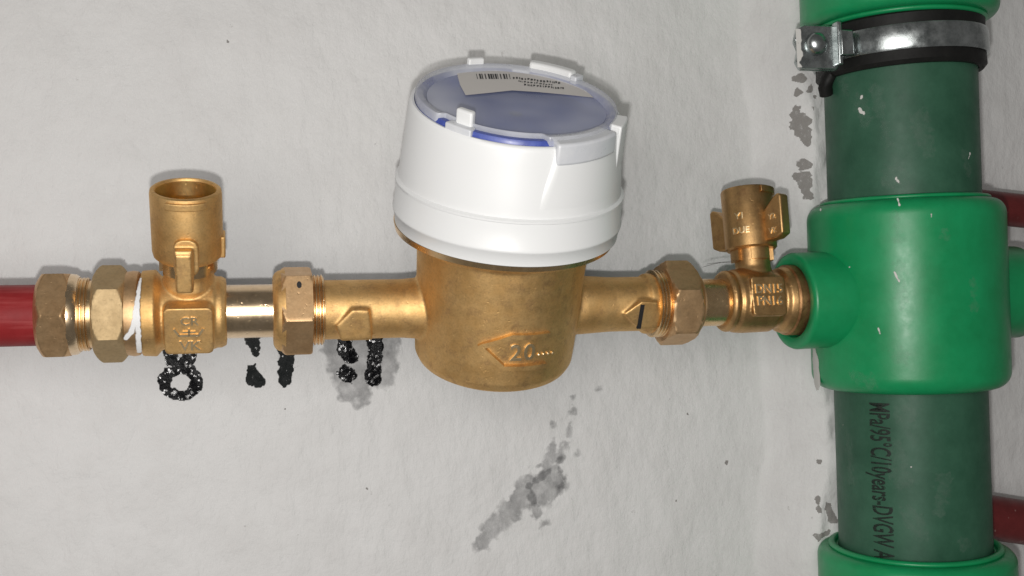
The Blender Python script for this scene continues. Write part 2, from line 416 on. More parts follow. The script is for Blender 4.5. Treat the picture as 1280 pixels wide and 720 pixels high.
wall_stroke('marker_stroke', [[(468, 385, 9.5), (469, 440, 10), (466, 473, 10)]], INK, .13, .5, 1.5)
# grey rubbed stain below the meter
wall_stroke('grey_stain', [[(604, 676, 15), (640, 636, 19), (662, 606, 16)], [(668, 640, 12), (664, 612, 13), (690, 588, 17), (700, 606, 13), (680, 618, 20)], [(683, 655, 10)],
    [(668, 584, 5), (690, 577, 13)], [(688, 580, 11), (693, 548, 5)], [(699, 574, 9), (704, 548, 5)], [(706, 560, 5), (712, 530, 3)], [(716, 515, 7)], [(690, 527, 6)], [(720, 568, 6)], [(716, 496, 4)], [(728, 494, 2.5), (752, 486, 2)]],
    SMEAR, .05, 1.2, .6, 'grey rubbed stain on the wall below the meter', soft=2.6, holes=.22)
wall_stroke('grey_stain', [[(668, 633, 5), (662, 608, 6), (686, 588, 4)], [(700, 612, 6), (706, 600, 5), (698, 586, 4)], [(700, 575, 6)]], SMEAR, .09, 1.0, 1.0, 'darker core of the grey stain', soft=1.6)
# bare plaster where the paint came off, beside the riser
for k, s in enumerate([[[(990, 138, 4), (992, 158, 9), (1002, 168, 6), (1006, 180, 3)]], [[(997, 204, 5), (1008, 208, 5)], [(1004, 222, 7), (1010, 245, 4)]], [[(1001, 98, 6)], [(1012, 111, 4)]],
        [[(1036, 632, 5), (1040, 650, 5)]], [[(1022, 672, 3), (1036, 664, 4)]], [[(1018, 120, 1.5), (1017, 140, 1.5)]], [[(1023, 622, 2), (1024, 640, 1.5)], [(1025, 576, 2)]], [[(984, 120, 3), (990, 118, 2)]]]):
    wall_stroke('bare_plaster_patch', s, PLAST, .08, .7, 1.3, soft=.8)

for px, py, w in ((859, 516, 2.2), (827, 555, 1.6), (908, 577, 2.0), (845, 626, 1.2), (451, 206, 1.5), (284, 50, 1.2), (1021, 430, 2), (458, 610, 1.2), (356, 512, 1.2)):
    wall_stroke('wall_pit', [[(px, py, w), (px + 1, py + w * 1.4, w * .7)]], PLAST, .06, .5, 1.5, soft=.5)
# ------------------------------------------------------------------ red pipe on the left
L0 = Vector((0, 0, PZ))
def lx(geo, z=PZ): return geo
red = obj('red_pipe', lathe([(AX(70) - 260, R(38.5, 20)), (AX(70), R(38.5, 20))], 96), RED, None)
red.location = L0 * S; red['label'] = 'red plastic pipe entering the brass fitting at the left edge'; red['category'] = 'pipe'

# ------------------------------------------------------------------ left valve
TV = math.radians(25)
valve = empty('ball_valve', 'left brass stop valve with open cup-shaped cap and white paint smeared on its joint', 'valve', L0, (0, 0, 0), 'brass ball valves')
obj('compression_nut', hexnut(AX(49), AX(90), R(59, 65), 0.0, R(38.8, 60), (3.2, 1.6), (R(44, 60), R(53, 80))), NUT, valve)
r_ = lambda p: R(p, 105)
obj('nut_collar', lathe([(AX(88), r_(46)), (AX(89), r_(51)), (AX(97), r_(50)), (AX(101), r_(47)), (AX(101.5), r_(40))], 96), POL, valve)
obj('threaded_neck', join(thread(AX(100), AX(113), r_(46), .35, 1.0), lathe([(AX(112), r_(42)), (AX(124), r_(42))], 64)), THR, valve)
obj('hex_inlet', hexnut(AX(119), AX(160), R(61, 135), math.radians(30), R(38, 135), (2.4, 2.2), (R(50, 130), R(52, 150))), MATT, valve)
rv = lambda p: R(p, 220)
obj('inlet_collar', lathe([(AX(154), rv(47)), (AX(156), rv(51)), (AX(168), rv(53)), (AX(174.5), rv(52)), (AX(177), rv(49)), (AX(178), rv(40))], 96), NUT, valve)
tilt = empty  # (frames below are rotated by hand so that every part is a direct child)
def rotx(g, a):
    c, s = math.cos(a), math.sin(a)
    return xf(g, lambda x, y, z: (x, y * c - z * s, y * s + z * c))
def shx(g, dx): return xf(g, lambda x, y, z: (x + dx, y, z))
VX = AX(238)
def roundrect(w, h, r, n=6):
    P = []
    for cx, cy, a0 in ((w / 2 - r, h / 2 - r, 0), (-w / 2 + r, h / 2 - r, 90), (-w / 2 + r, -h / 2 + r, 180), (w / 2 - r, -h / 2 + r, 270)):
        for k in range(n + 1):
            a = math.radians(a0 + 90 * k / n); P.append((cx + r * math.cos(a), cy + r * math.sin(a)))
    return P
pw, ph = AX(267) - AX(207), R(62, 238)
plate = prism(roundrect(pw, ph, 1.6), -12.4, -6, lambda u, v, a: (u, a, v))
neck = lathe([(5, 7.2), (9.5, 7.6), (12.2, 6.9), (15.8, 6.9)], 64, 'Z')
body = lathe([(AX(177.5), rv(48)), (AX(179), rv(53)), (AX(196), rv(54)), (AX(198.5), rv(51)), (AX(203), rv(46)), (AX(210), rv(45)), (AX(262), rv(46)), (AX(268), rv(47)), (AX(271), rv(45)), (AX(277), rv(45)), (AX(283), rv(42)), (AX(284), rv(30))], 96)
fused('valve_body', [body, rotx(shx(plate, AX(238) - 0), TV), rotx(shx(neck, VX), TV)], CAST, valve, .32, 4)
def plate_text(parts, x0, tilt_, yface, mat, parent, rows):
    gs = []
    for txt, size, vz, sx in rows:
        g = text_geo(txt, size * 1.08, .38, .04, bold=.05)
        gs.append(rotx(xf(g, lambda x, y, z: (x0 + x * sx, yface - z + .05, y + vz)), tilt_))
    gs += parts
    obj('raised_lettering', join(*gs), LITBRASS, parent, smooth=None)
crown = []
for x, z, w, h in ((0, -.9, 5.6, .62),):
    crown.append(box(x, 0, z, w, .6, h))
def bar(x0, z0, x1, z1, w, th=.9):
    a = math.atan2(z1 - z0, x1 - x0); L = math.hypot(x1 - x0, z1 - z0)
    g = box(0, 0, 0, L + w * .6, th, w)
    return xf(g, lambda x, y, z: ((x0 + x1) / 2 + x * math.cos(a) - z * math.sin(a), y, (z0 + z1) / 2 + x * math.sin(a) + z * math.cos(a)))
crown = [bar(-2.9, -1.0, 2.4, -1.0, .7), bar(-2.9, -1.0, -4.1, .9, .65), bar(2.4, -1.0, 3.6, .9, .65), bar(-.2, -1.0, -.2, .9, .6), bar(-1.8, .1, 1.4, .1, .45)]
crown = [rotx(xf(c, lambda x, y, z: (VX + x + .3, -12.5 + y, z)), TV) for c in crown]
plate_text(crown, VX + .3, TV, -12.4, CAST, valve, [('CR', 3.2, 2.2, 1.1), ('VK', 3.8, -5.7, 1.1)])
# spindle, lugs and cup
V = lambda g: rotx(shx(g, VX), TV)
def gear(r, ph, a): return r if (ph * 6 / (2 * math.pi)) % 1 < .72 else r - 1.5
obj('spindle', V(lathe([(14, 8.0), (18.5, 8.0)], 144, 'Z', rfun=gear)), THR, valve, 30)
cup = lathe([(17.8, 5.5), (17.8, 8.6), (18.6, 9.4), (20, 9.7), (36.8, 9.7), (37.8, 9.5), (38.1, 9.1), (38.1, 8.5), (37.7, 8.2), (24, 8.2), (24, .5)], 96, 'Z', closed=True)
obj('cap_cup', V(cup), CAST, valve, 40)
obj('cup_lining', V(lathe([(37.4, 8.17), (24.15, 8.1), (24.15, .3)], 96, 'Z', closed=True)), INN, valve, 40)
def cyl_block(ph0, ph1, z0, z1, r0, r1, n=10):
    V_ = []; Fc = []
    for k in range(n + 1):
        p = ph0 + (ph1 - ph0) * k / n
        for r, z in ((r0, z0), (r1, z0), (r1, z1), (r0, z1)): V_.append((r * math.sin(p), -r * math.cos(p), z))
    for k in range(n):
        for j in range(4): Fc.append((k * 4 + j, k * 4 + (j + 1) % 4, k * 4 + 4 + (j + 1) % 4, k * 4 + 4 + j))
    Fc.append((0, 1, 2, 3)); Fc.append(tuple(n * 4 + j for j in (3, 2, 1, 0)))
    return V_, Fc
obj('rim_rib', V(cyl_block(math.radians(-30), math.radians(34), 35.1, 37.1, 9.5, 10.6)), CAST, valve, 40, .25)
fused('lock_lug', [V(prism([(u, v + 21.6) for u, v in roundrect(6.8, 11.0, 2.8)], -11.0, -7, lambda u, v, a: (u, a, v))), V(box(-.6, -10.6, 18.6, 4.8, 5.0, 12.4)), V(box(-.6, -12.0, 18.0, 4.0, 3.4, 11.4))], CAST, valve, .3, 7)
obj('side_lug', V(box(9.2, 0, 21.5, 2.2, 5.6, 6.4)), CAST, valve, 40, .4)
# white paint smeared over the joint
r1 = rv(55)
Mv = Matrix.Translation(L0)
def ring_paint(strokes, name, label):
    P = []
    for s in strokes:
        P.append([(lambda q, w: (q[1], q[0] * r1, w * .235))(cyl_hit(px, py, Mv, r1, 'X'), w) for px, py, w in s])
    A = np.array([q for s in P for q in s])
    us = np.arange(A[:, 0].min() - 3, A[:, 0].max() + 3, .22); vs2 = np.arange(A[:, 1].min() - 3, A[:, 1].max() + 3, .22)
    def mask(X, Z):
        d = np.full(X.shape, 1e9)
        for s in P: d = np.minimum(d, seg_d(X, Z, s))
        return -(d + .5 * (fbm(X * 1.1, Z * 1.1, 3) - .5))
    patch(name, us, vs2, mask, lambda x, w: (x, -r1 * math.cos(w / r1), r1 * math.sin(w / r1)), WPAINT, valve, label)
ring_paint([[(176, 348, 1.5), (172, 375, 3), (170, 395, 4.5), (173, 415, 3.5), (174, 440, 3)], [(170, 398, 4), (164, 415, 3.5), (157, 423, 3)]], 'white_paint_smear', 'thick white paint stroke across the joint')

# ------------------------------------------------------------------ unions on both sides of the meter
un = empty('pipe_union', 'brass union nut with a small hole, on smooth tailpiece between left valve and meter', 'union', L0, (0, 0, 0), 'brass pipe unions')
obj('tailpiece', lathe([(AX(281), R(33.3, 312)), (AX(350), R(33.3, 312))], 96), POL, un)
rb = R(57.5, 365)
obj('union_nut', hexnut(AX(351), AX(389), rb, math.radians(-12), R(35, 365), (1.6, .8), (R(51, 345), R(55, 388))), NUT, un)
obj('nut_shoulder', lathe([(AX(341), R(36, 345)), (AX(341.5), R(43, 345)), (AX(344), R(47.5, 345)), (AX(348), R(50, 345)), (AX(356), R(52, 345)), (AX(357), R(38, 345))], 96), CAST, un)
xh = hit(374, 354, -10).x
ap = rb * math.cos(math.pi / 6); hz = ap * math.tan(math.radians(19))
hole = lathe([(ap - .6, .01), (ap - .6, .7), (ap + .03, .7), (ap + .03, .01)], 24, 'Z', closed=True)
hc, hs = math.cos(math.radians(18)), math.sin(math.radians(18))
# local z of the hole = facet normal, local x along the pipe, local y up the facet
obj('seal_hole', xf(hole, lambda x, y, z: (xh + x, -z * hc + (y * 1.5 + hz) * hs, z * hs + (y * 1.5 + hz) * hc)), PRINT, un)  # flush black disc colours in the shade inside the hole
un2 = empty('pipe_union', 'brass union nut with smooth tailpiece between the meter and the right valve', 'union', L0, (0, 0, 0), 'brass pipe unions')
obj('union_nut', hexnut(AX(825), AX(869), R(54.5, 845), math.radians(18), R(37, 845), (1.6, 4.6), (R(47, 830), R(33, 870))), NUT, un2)
obj('tailpiece', lathe([(AX(870), R(29.5, 895)), (AX(909), R(29.5, 895))], 96), THR, un2)
for q in un2.children: q.location.z = .0
# ------------------------------------------------------------------ water meter
TM = math.radians(24)
meter = empty('water_meter', 'round brass water meter marked 20 under a white plastic hood with bluish lid', 'water meter', L0, (TM, 0, 0))
MM = frame(L0, (TM, 0, 0))
ra, rb2 = R(37.0, 440), R(34.0, 780)
bodyp = [(-18.6, .5), (-18.6, 19), (-18.2, 21.8), (-17.0, 23.8), (-14.8, 24.9), (-9, 25.2), (10, 25.6), (26, 26.2)]
def pad(px0, pts, sgn=1):
    return pts
def line_pad(poly_px, depth_front, r):
    P = []
    for px, py in poly_px:
        # intersect with the plane y = -depth_front of the meter frame
        Mi = MM.inverted(); o = Mi @ CAM; d = Mi.to_3x3() @ ray(px, py); t = (-depth_front - o.y) / d.y; q = o + d * t; P.append((q.x, q.z))
    return prism(P, -depth_front, -depth_front + 6, lambda u, v, a: (u, a, v))
padL = line_pad([(420, 408), (440, 388), (462, 388), (466, 426), (426, 427)], ra + 1.0, ra)
padR = line_pad([(780, 393), (803, 377), (823, 378), (822, 411), (800, 412)], rb2 + 1.0, rb2)
fused('meter_body', [lathe(bodyp, 128, 'Z'), lathe([(AX(401), ra), (AX(500), ra), (AX(530), ra + .6), (0, ra)], 96), lathe([(0, rb2), (AX(724), rb2 + .6), (AX(760), rb2), (AX(800), rb2), (AX(804), rb2 + 1.0), (AX(813), rb2 + 1.0)], 96),
    lathe([(22.4, 26.4), (24.8, 29.5), (25.8, 31.5), (27.3, 31.5)], 128, 'Z'), padL, padR], CAST, meter, .42, 5)
obj('inlet_thread', thread(AX(387), AX(404), R(44, 395), .6, 1.05), THR, meter)
obj('outlet_thread', thread(AX(812), AX(832), R(42, 830), .5, 1.1), THR, meter)
# black line on the right pad
def on_plane(px, py, dpt):
    Mi = MM.inverted(); o = Mi @ CAM; d = Mi.to_3x3() @ ray(px, py); t = (-dpt - o.y) / d.y; q = o + d * t; return q.x, q.z
Q = [on_plane(a, b, rb2 + 1.1) for a, b in ((801, 381), (806, 381), (801, 411), (796, 411))]
obj('ink_line', prism(Q, -rb2 - 1.12, -rb2 - .5, lambda u, v, a: (u, a, v)), PRINT, meter, None, label='black ink line on the right pad')
# raised arrow and number 20
RB = 25.35
def cylpt(ph, z, r): return (r * math.sin(ph), -r * math.cos(ph), z)
def cyl_ribbon(poly_px, r0, r1, width, n=14):
    A = [cyl_hit(px, py, MM, r1) for px, py in poly_px]; A = [(p * r1, z) for p, z in A]
    D = []
    for (a, b), (c, d) in zip(A[:-1], A[1:]):
        for k in range(n): D.append((a + (c - a) * k / n, b + (d - b) * k / n))
    D.append(A[-1]); V_ = []; Fc = []
    for i, (u, v) in enumerate(D):
        i0 = max(i - 1, 0); i1 = min(i + 1, len(D) - 1); tx, tz = D[i1][0] - D[i0][0], D[i1][1] - D[i0][1]; L = math.hypot(tx, tz); nx_, nz_ = -tz / L, tx / L
        for w, r in ((-width / 2, r0), (-width * .33, r1), (width * .33, r1), (width / 2, r0)): V_.append(cylpt((u + nx_ * w) / r1, v + nz_ * w, r))
    for i in range(len(D) - 1):
        for j in range(3): Fc.append((i * 4 + j, i * 4 + j + 1, i * 4 + j + 5, i * 4 + j + 4))
    Fc.append((0, 1, 2, 3)); Fc.append(tuple(len(V_) - 4 + j for j in (3, 2, 1, 0)))
    return V_, Fc
obj('raised_arrow', join(cyl_ribbon([(688, 419), (641, 422), (600, 434), (629, 461), (683, 457)], RB - .5, RB + 1.05, 2.3)), CAST, meter, 50)
g = text_geo('20', 7.4, .30, .10, cuts=.6, space=1.12, bold=.07)
pc, zc = cyl_hit(653, 440, MM, RB)
xw = max(p[0] for p in g[0]) - min(p[0] for p in g[0])
g20 = xf(g, lambda x, y, z: cylpt(pc + (x * 1.0) / RB, zc + y - 2.5, RB + z + .15))
dots = []
for k in range(4):
    p, z = cyl_hit(673 + k * 5.6, 443 - k * .8, MM, RB)
    dots.append(xf(lathe([(-.3, .45), (.35, .45), (.6, .15)], 12, 'Z'), lambda x, y, zz, p=p, z=z: cylpt(p + x / RB, z + y, RB + zz)))
obj('raised_number', join(g20, *dots), LITBRASS, meter, None)
# hood
def slant(x, y, z):
    k = min(1, max(0, (z - 40) / 20)); return (x * (1 - .015 * (1 - k)) + .5, y, z - 1.0 + k * y * .12)
hp = [(28.6, 30.5), (28.2, 33.4), (28.6, 34.0), (32.2, 34.3), (32.5, 34.7), (33.2, 34.8), (33.8, 34.4), (41.0, 34.0), (41.3, 34.35), (42.0, 34.35), (42.6, 33.4), (48, 32.8), (54, 32.0), (60, 31.3), (63.4, 30.9), (64.4, 30.7), (64.9, 30.2), (64.8, 29.5), (64.2, 29.2), (60, 29.2), (59.5, 20), (59.5, 1)]
obj('hood', xf(lathe(hp, 160, 'Z', closed=True), slant), WHITE, meter, 50)
# gold brass rim under the hood
obj('rim_ring', lathe([(25.6, 30), (25.6, 32.9), (27.5, 33.3), (27.5, 30)], 128, 'Z', ring=True), THR, meter, 30)
# blue inner rim, dial and clouded lid
obj('blue_ring', xf(lathe([(60.2, 29.1), (65.0, 29.1), (65.9, 28.7), (66.1, 27.6), (65.6, 26.0), (64.2, 25.0), (62.6, 24.5), (62.3, 2)], 128, 'Z', closed=True), slant), BLUE, meter, 40)
def lidgap(x, y, z):
    r = math.hypot(x, y); p = math.atan2(x, -y)
    if r > 27.0:
        a0, a1 = ph_of(543, 160, 29), ph_of(684, 175, 29)
        k = max(0, min(1, (p - a0) / .05)) * max(0, min(1, (a1 - p) / .05)); q = (26.7 + (r - 27.0) * .12) if k > 0 else r
        f = (r + (q - r) * k) / r; x *= f; y *= f
    return slant(x, y, z)
def ph_of(px, py, r=31.5): return cyl_hit(px, py, MM, r)[0]
lid = obj('lid', xf(lathe([(65.5, 26.3), (65.7, 24), (65.4, 12), (65.4, .02)], 160, 'Z', closed=True), slant), LID, meter, 40)
obj('lid_rim', xf(lathe([(63.8, 26.4), (64.8, 29.25), (66.4, 29.3), (67.2, 29.0), (67.3, 27.6), (66.7, 26.8), (66.0, 26.3), (65.6, 25.9), (65.4, 25.9)], 288, 'Z', closed=True), lidgap), MILK, lid, 50)
# outer white fin ramp at the front right, its clear window lug, and the little clips
def fin(ph0, ph0b, ph1, z0, z1, rb0, rb1, top):
    V_ = []; n = 20; m_ = 24
    for k in range(n + 1):
        t = k / n; pa_ = ph0b + (ph0 - ph0b) * t
        for j in range(m_ + 1):
            s_ = j / m_; p = pa_ + (ph1 - pa_) * s_; z = z0 + (z1 - z0) * t
            r = rb0 + (rb1 - rb0) * t + (top * t ** .8 * (1 - s_ * .75) if j > 0 else -.4)
            V_.append(slant(r * math.sin(p), -r * math.cos(p), z))
    Fc = [(k * (m_ + 1) + j, k * (m_ + 1) + j + 1, k * (m_ + 1) + j + m_ + 2, k * (m_ + 1) + j + m_ + 1) for k in range(n) for j in range(m_)]
    return V_, Fc
obj('hood_ramp', fin(ph_of(692, 185), ph_of(666, 262, 33), ph_of(774, 190), 46, 64.2, 33.05, 30.75, 1.1), WHITE, meter, 50)
obj('window_lug', xf(cyl_block(ph_of(695, 175), ph_of(766, 165), 60.4, 66.4, 26.0, 32.4, 24), slant), CLEARW, meter, 40, 1.3)
obj('edge_fin', xf(cyl_block(ph_of(771, 165), ph_of(779, 165), 50, 66.8, 28.5, 32.3, 4), slant), WHITE, meter, 40, .5)
obj('lid_clip', xf(join(cyl_block(ph_of(556, 150), ph_of(580, 152), 61, 70.4, 25.6, 28.0, 4)), slant), WHITE, meter, 40, .7)
obj('clip_foot', xf(cyl_block(ph_of(549, 158), ph_of(584, 160), 61, 66.6, 27, 30.2, 6), slant), CLEARW, meter, 40, .5)
# hinge knuckle and rear clip at the back of the lid
def back_ph(px, r, z):       # angle on the far side under a photo column
    best = None
    for k in range(361):
        p = math.radians(100 + k * .5 * 1.0)
        w = MM @ Vector(slant(r * math.sin(p), -r * math.cos(p), z)); d = w - CAM
        u = d.dot(rgt) / d.dot(fwd) * F + 640
        if best is None or abs(u - px) < best[0]: best = (abs(u - px), p)
    return best[1]
h0, h1 = back_ph(716, 29, 66), back_ph(662, 29, 66)
obj('hinge', xf(join(cyl_block(h0, h1, 64, 69.0, 27.5, 31.0, 10)), slant), WHITE, meter, 40, .8)
obj('hinge_bracket', xf(join(cyl_block(back_ph(724, 29, 66), back_ph(716, 29, 66), 63, 68.2, 27.0, 31.0, 3), cyl_block(back_ph(663, 28, 66), back_ph(640, 28, 66), 63.5, 66.6, 26.5, 30.0, 6)), slant), CLEARW, meter, 40, .5)
obj('rear_clip', xf(cyl_block(back_ph(604, 29, 66), back_ph(584, 29, 66), 63, 69.0, 28.0, 29.8, 4), slant), WHITE, meter, 40, .5)
# sticker with barcode on the lid
def lidpt(px, py, lift):
    Mi = MM.inverted(); o = Mi @ CAM; d = Mi.to_3x3() @ ray(px, py)
    # plane z - .15*y = 64.3+lift
    t = (64.55 + lift - (o.z - .12 * o.y)) / (d.z - .12 * d.y); q = o + d * t; return (q.x, q.y, q.z)
def lid_poly(pts, lift, th=.12):
    a = [lidpt(x, y, lift) for x, y in pts]; b = [lidpt(x, y, lift - th) for x, y in pts]; n = len(a)
    return a + b, [tuple(range(n)), tuple(range(n, 2 * n))[::-1]] + [(i, (i + 1) % n, n + (i + 1) % n, n + i) for i in range(n)]
st_ = obj('sticker', lid_poly([(571, 91), (620, 88), (670, 93), (722, 104), (742, 122), (704, 118), (672, 115), (640, 113), (612, 116), (582, 119), (575, 106)], .25), PAPER, meter, None)
gs = []
xx = 595.0
random.seed(3)
while xx < 636:
    w = random.choice((.8, 1.4, 2.2)); gs.append(lid_poly([(xx, 92.2), (xx + w, 92.2), (xx + w + 1.6, 98.6), (xx + 1.6, 98.6)], .33, .05)); xx += w + random.choice((.8, 1.2, 2.6))
for row, (xa, xb, ya, sl, hgt) in enumerate(((641, 700, 95.5, .11, 2.6), (648, 690, 100.3, .11, 1.8), (655, 704, 104.6, .085, 2.4))):
    x = xa
    while x < xb:
        w = random.uniform(.8, 3.6); y = ya + (x - xa) * sl + random.uniform(0, .8)
        gs.append(lid_poly([(x, y), (x + w * .8, y + .1), (x + w * .8 + .4, y + hgt * random.uniform(.3, 1)), (x + .4, y + hgt)], .33, .05)); x += w + random.uniform(.5, 1.6)
obj('barcode_print', join(*gs), PRINT, st_, None)

# ------------------------------------------------------------------ right valve
TR = math.radians(-9)
v2 = empty('ball_valve', 'right brass stop valve marked DN15 PN16, winged cap, screwed into the green tee', 'valve', L0 + Vector((0, 0, .3)), (0, 0, 0), 'brass ball valves')
WX = AX(945)
rr = lambda p: R(p, 950)
body = lathe([(AX(901), rr(28)), (AX(901.5), rr(35)), (AX(905), rr(38)), (AX(909), rr(38)), (AX(911), rr(36)), (AX(915), rr(39)), (AX(925), rr(40)), (AX(958), rr(39)), (AX(962), rr(35)), (AX(968), rr(35)), (AX(972), rr(40)), (AX(978), rr(42)), (AX(981), rr(42))], 96)
PXR = hit(962, 370, -11).x
plw = hit(983, 370, -11).x - hit(941, 370, -11).x
plate = prism(roundrect(plw, rr(48), 1.2), -11.0, -5, lambda u, v, a: (u, a, v))
neck = lathe([(4, 6.6), (9.5, 6.2), (11, 5.8), (17.5, 5.8)], 64, 'Z')
neckx = WX
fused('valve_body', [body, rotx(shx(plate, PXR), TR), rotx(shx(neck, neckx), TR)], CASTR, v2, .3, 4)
gs = []
for txt, vz in (('DN15', .9), ('PN16', -3.0)):
    g = text_geo(txt, 4.1, .38, .04, bold=.05)
    gs.append(rotx(xf(g, lambda x, y, z: (PXR + x * .95, -11.05 - z, y + vz)), TR))
obj('raised_lettering', join(*gs), LITBRASS, v2, None)
obj('stained_end', lathe([(AX(979), rr(42)), (AX(981), rr(44)), (AX(1003), rr(44.5)), (AX(1030), rr(44))], 96), TARN, v2, label='end of the valve darkened by thread sealant')
V2 = lambda g: rotx(shx(g, neckx), TR)
def gear2(r, ph, a): return r if ((ph + .5) * 4 / (2 * math.pi)) % 1 < .6 else r - 2.0
obj('spindle', V2(lathe([(13.2, 7.0), (18.5, 7.0)], 144, 'Z', rfun=gear2)), CASTR, v2, 30)
cup = lathe([(17.0, 5.0), (17.0, 7.9), (17.6, 8.5), (37.0, 8.6), (37.6, 8.3), (37.6, 7.4), (30, 7.3), (30, .5)], 96, 'Z', closed=True)
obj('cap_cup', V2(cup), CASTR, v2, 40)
WA = math.radians(67)     # one wing is swung towards the viewer, the other one points back
def wing(sgn):
    poly = [(5.0, 18.4), (12.5, 18.7), (15.2, 20.0), (15.4, 32.6), (14.2, 33.4), (12.5, 32.6), (7.5, 28.2), (5.0, 27.5)]
    g = prism(poly, -2.1, 2.1, lambda u, v, a: (u * sgn, a, v))
    c, s_ = math.cos(-WA), math.sin(-WA)
    return V2(xf(g, lambda x, y, z: (x * c - y * s_, x * s_ + y * c, z)))
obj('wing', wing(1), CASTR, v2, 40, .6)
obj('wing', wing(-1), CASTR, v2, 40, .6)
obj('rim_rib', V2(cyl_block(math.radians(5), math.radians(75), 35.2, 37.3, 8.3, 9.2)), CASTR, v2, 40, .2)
gs = []
for txt, ph, z, r, s in (('Y1', -46, 26.4, 8.6, 3.0), ('DUE', -46, 21.6, 8.6, 3.0)):
    g = text_geo(txt, s, .3, .1, cuts=.8)
    gs.append(V2(xf(g, lambda x, y, zz: cylpt(math.radians(ph) + x / r, z + y, r + zz))))
for txt, z in (('Y2', 25.2), ('VK', 20.6)):
    g = text_geo(txt, 2.6, .2, .07)
    c, s = math.cos(-WA), math.sin(-WA)
    gs.append(V2(xf(g, lambda x, y, zz: ((x + 11.4) * c + (2.1 + zz) * s, (x + 11.4) * s - (2.1 + zz) * c, z + y))))
obj('raised_lettering', join(*gs), LITBRASS, v2, None)

# thin hairs caught on the valve
for k, pts in enumerate(([(878, 334), (892, 330), (905, 327.5), (925, 325)], [(884, 330), (900, 328), (915, 328.5), (930, 324)])):
    P = []
    for i, (px, py) in enumerate(pts):
        q = hit(px, py, 4 + k * 2 - i); P.append(q)
    PP = []
    for i in range(len(P) - 1):
        for s in range(6): PP.append(P[i].lerp(P[i + 1], s / 6))
    o = obj('loose_hair', tube([tuple(p) for p in PP], .07, 6), HAIR, None)
    o['label'] = ('upper of the two dark hairs beside the right valve', 'lower of the two dark hairs beside the right valve')[1 - k if False else k]
    o['category'] = 'hair'; o['group'] = 'hairs caught at the right valve'

# ------------------------------------------------------------------ riser: built in a frame leaning slightly left
RROT = (0, -RLEAN, 0)
RLOC = Vector((RX, 0, PZ)); MR = frame(RLOC, RROT)
def rz(px, py, r=0): 
    p, z = cyl_hit(px, py, MR, max(r, .5)); return z
RP, RT, RCp = 25.0, 32.3, 32.3
def wob(g, amp=.25):
    return xf(g, lambda x, y, z: (x * (1 + amp / 25 * (float(fbm(np.array(z / 30 + 5.), np.array(math.atan2(x, -y) * 1.2 + 9), 2)) - .5)), y, z))
zt0, zt1 = rz(1133, 496, RT), rz(1133, 246, RT)
zc0, zc1 = rz(1140, 713, RCp), rz(1125, 4, RCp)
p1 = empty('green_riser_pipe', 'dull green riser pipe section above the bright green tee', 'pipe', RLOC, RROT, 'green riser pipe sections')
obj('pipe', lathe([(zt1 - 12 + (zc1 + 14 - zt1 + 12) * k / 24, RP) for k in range(25)], 128, 'Z'), GPIPE, p1)
p2 = empty('green_riser_pipe', 'dull green riser pipe section below the tee, printed with 95 degrees C and 10years-DVGW', 'pipe', RLOC, RROT, 'green riser pipe sections')
obj('pipe', lathe([(zc0 - 14 + (zt0 + 12 - zc0 + 14) * k / 24, RP) for k in range(25)], 128, 'Z'), GPIPE, p2)
txt = 'MPa/95\u00b0C/10years-DVGW AU'
g = text_geo(txt, 6.0, 0, 0, cuts=.5, align='LEFT', bold=.12)
x0 = min(p[0] for p in g[0]); x1 = max(p[0] for p in g[0])
pa, za = cyl_hit(1087, 503, MR, RP); pb, zb = cyl_hit(1113, 503, MR, RP); pe, ze = cyl_hit(1093, 708, MR, RP)
kz = (za - ze) / (x1 - x0); kp = (pb - pa) / 4.4
obj('pipe_print', xf(g, lambda x, y, z: cylpt(pa + y * kp, za - (x - x0) * kz, RP + .06)), PPRINT, p2, None, label='black printed line of text')

tee = empty('tee_fitting', 'bright green cross tee fitting in the middle of the riser', 'pipe fitting', RLOC, RROT)
obj('body', lathe([(zt0, RP + .2), (zt0, RP + 1.6)] + [(zt0 + 5.6 - 5.6 * math.cos(t), RT - 5.2 + 5.2 * math.sin(t)) for t in np.linspace(.05, math.pi / 2, 10)] + [(zt1 - 5.2 + 5.2 * math.sin(t), RT - 4.6 + 4.6 * math.cos(t)) for t in np.linspace(0, math.pi / 2 - .05, 10)] + [(zt1, RP + 1.6), (zt1, RP + .2)], 160, 'Z', ring=True), GREEN, tee, 50)
rs = 16.2; xe = AX(989) - RX
def sock(s): 
    e = -xe
    g = lathe([(18 * s, rs), ((e - 1.2) * s, rs), ((e - .3) * s, rs - .4), (e * s, rs - 1.2), (e * s, 12.6), ((e - .5) * s, 12.1), ((e - 10) * s, 12.1), ((e - 10) * s, 2)], 128, 'X', closed=True)
    return xf(g, lambda x, y, z: (x, y, z + .8))
obj('branch_socket', sock(-1), GREEN, tee, 50)
obj('branch_socket', sock(1), GREEN, tee, 50)
def rpatch(name, strokes, mat, r, parent, label=None, step=.3, rag=.8):
    P = []
    for s in strokes:
        q = []
        for px, py, w in s:
            a, z = cyl_hit(px, py, MR, r); q.append((a * r, z, w * (.27 if rag > .5 and name != 'paint_fleck' else .17)))
        P.append(q if len(q) > 1 else q * 2)
    A = np.array([q for s in P for q in s])
    us = np.arange(A[:, 0].min() - 5, A[:, 0].max() + 5, step); vs2 = np.arange(A[:, 1].min() - 5, A[:, 1].max() + 5, step)
    def mask(X, Z):
        d = np.full(X.shape, 1e9)
        for s in P: d = np.minimum(d, seg_d(X, Z, s))
        return -(d + rag * 2 * (fbm(X * .9, Z * .9, 4) - .5)) / .8
    o = patch(name, us, vs2, mask, lambda a, z: cylpt(a / r, z, r + (.03 if name == 'dust_smudge' else .06)), mat, parent, label)
    if name == 'paint_fleck': o['kind'] = 'stuff'
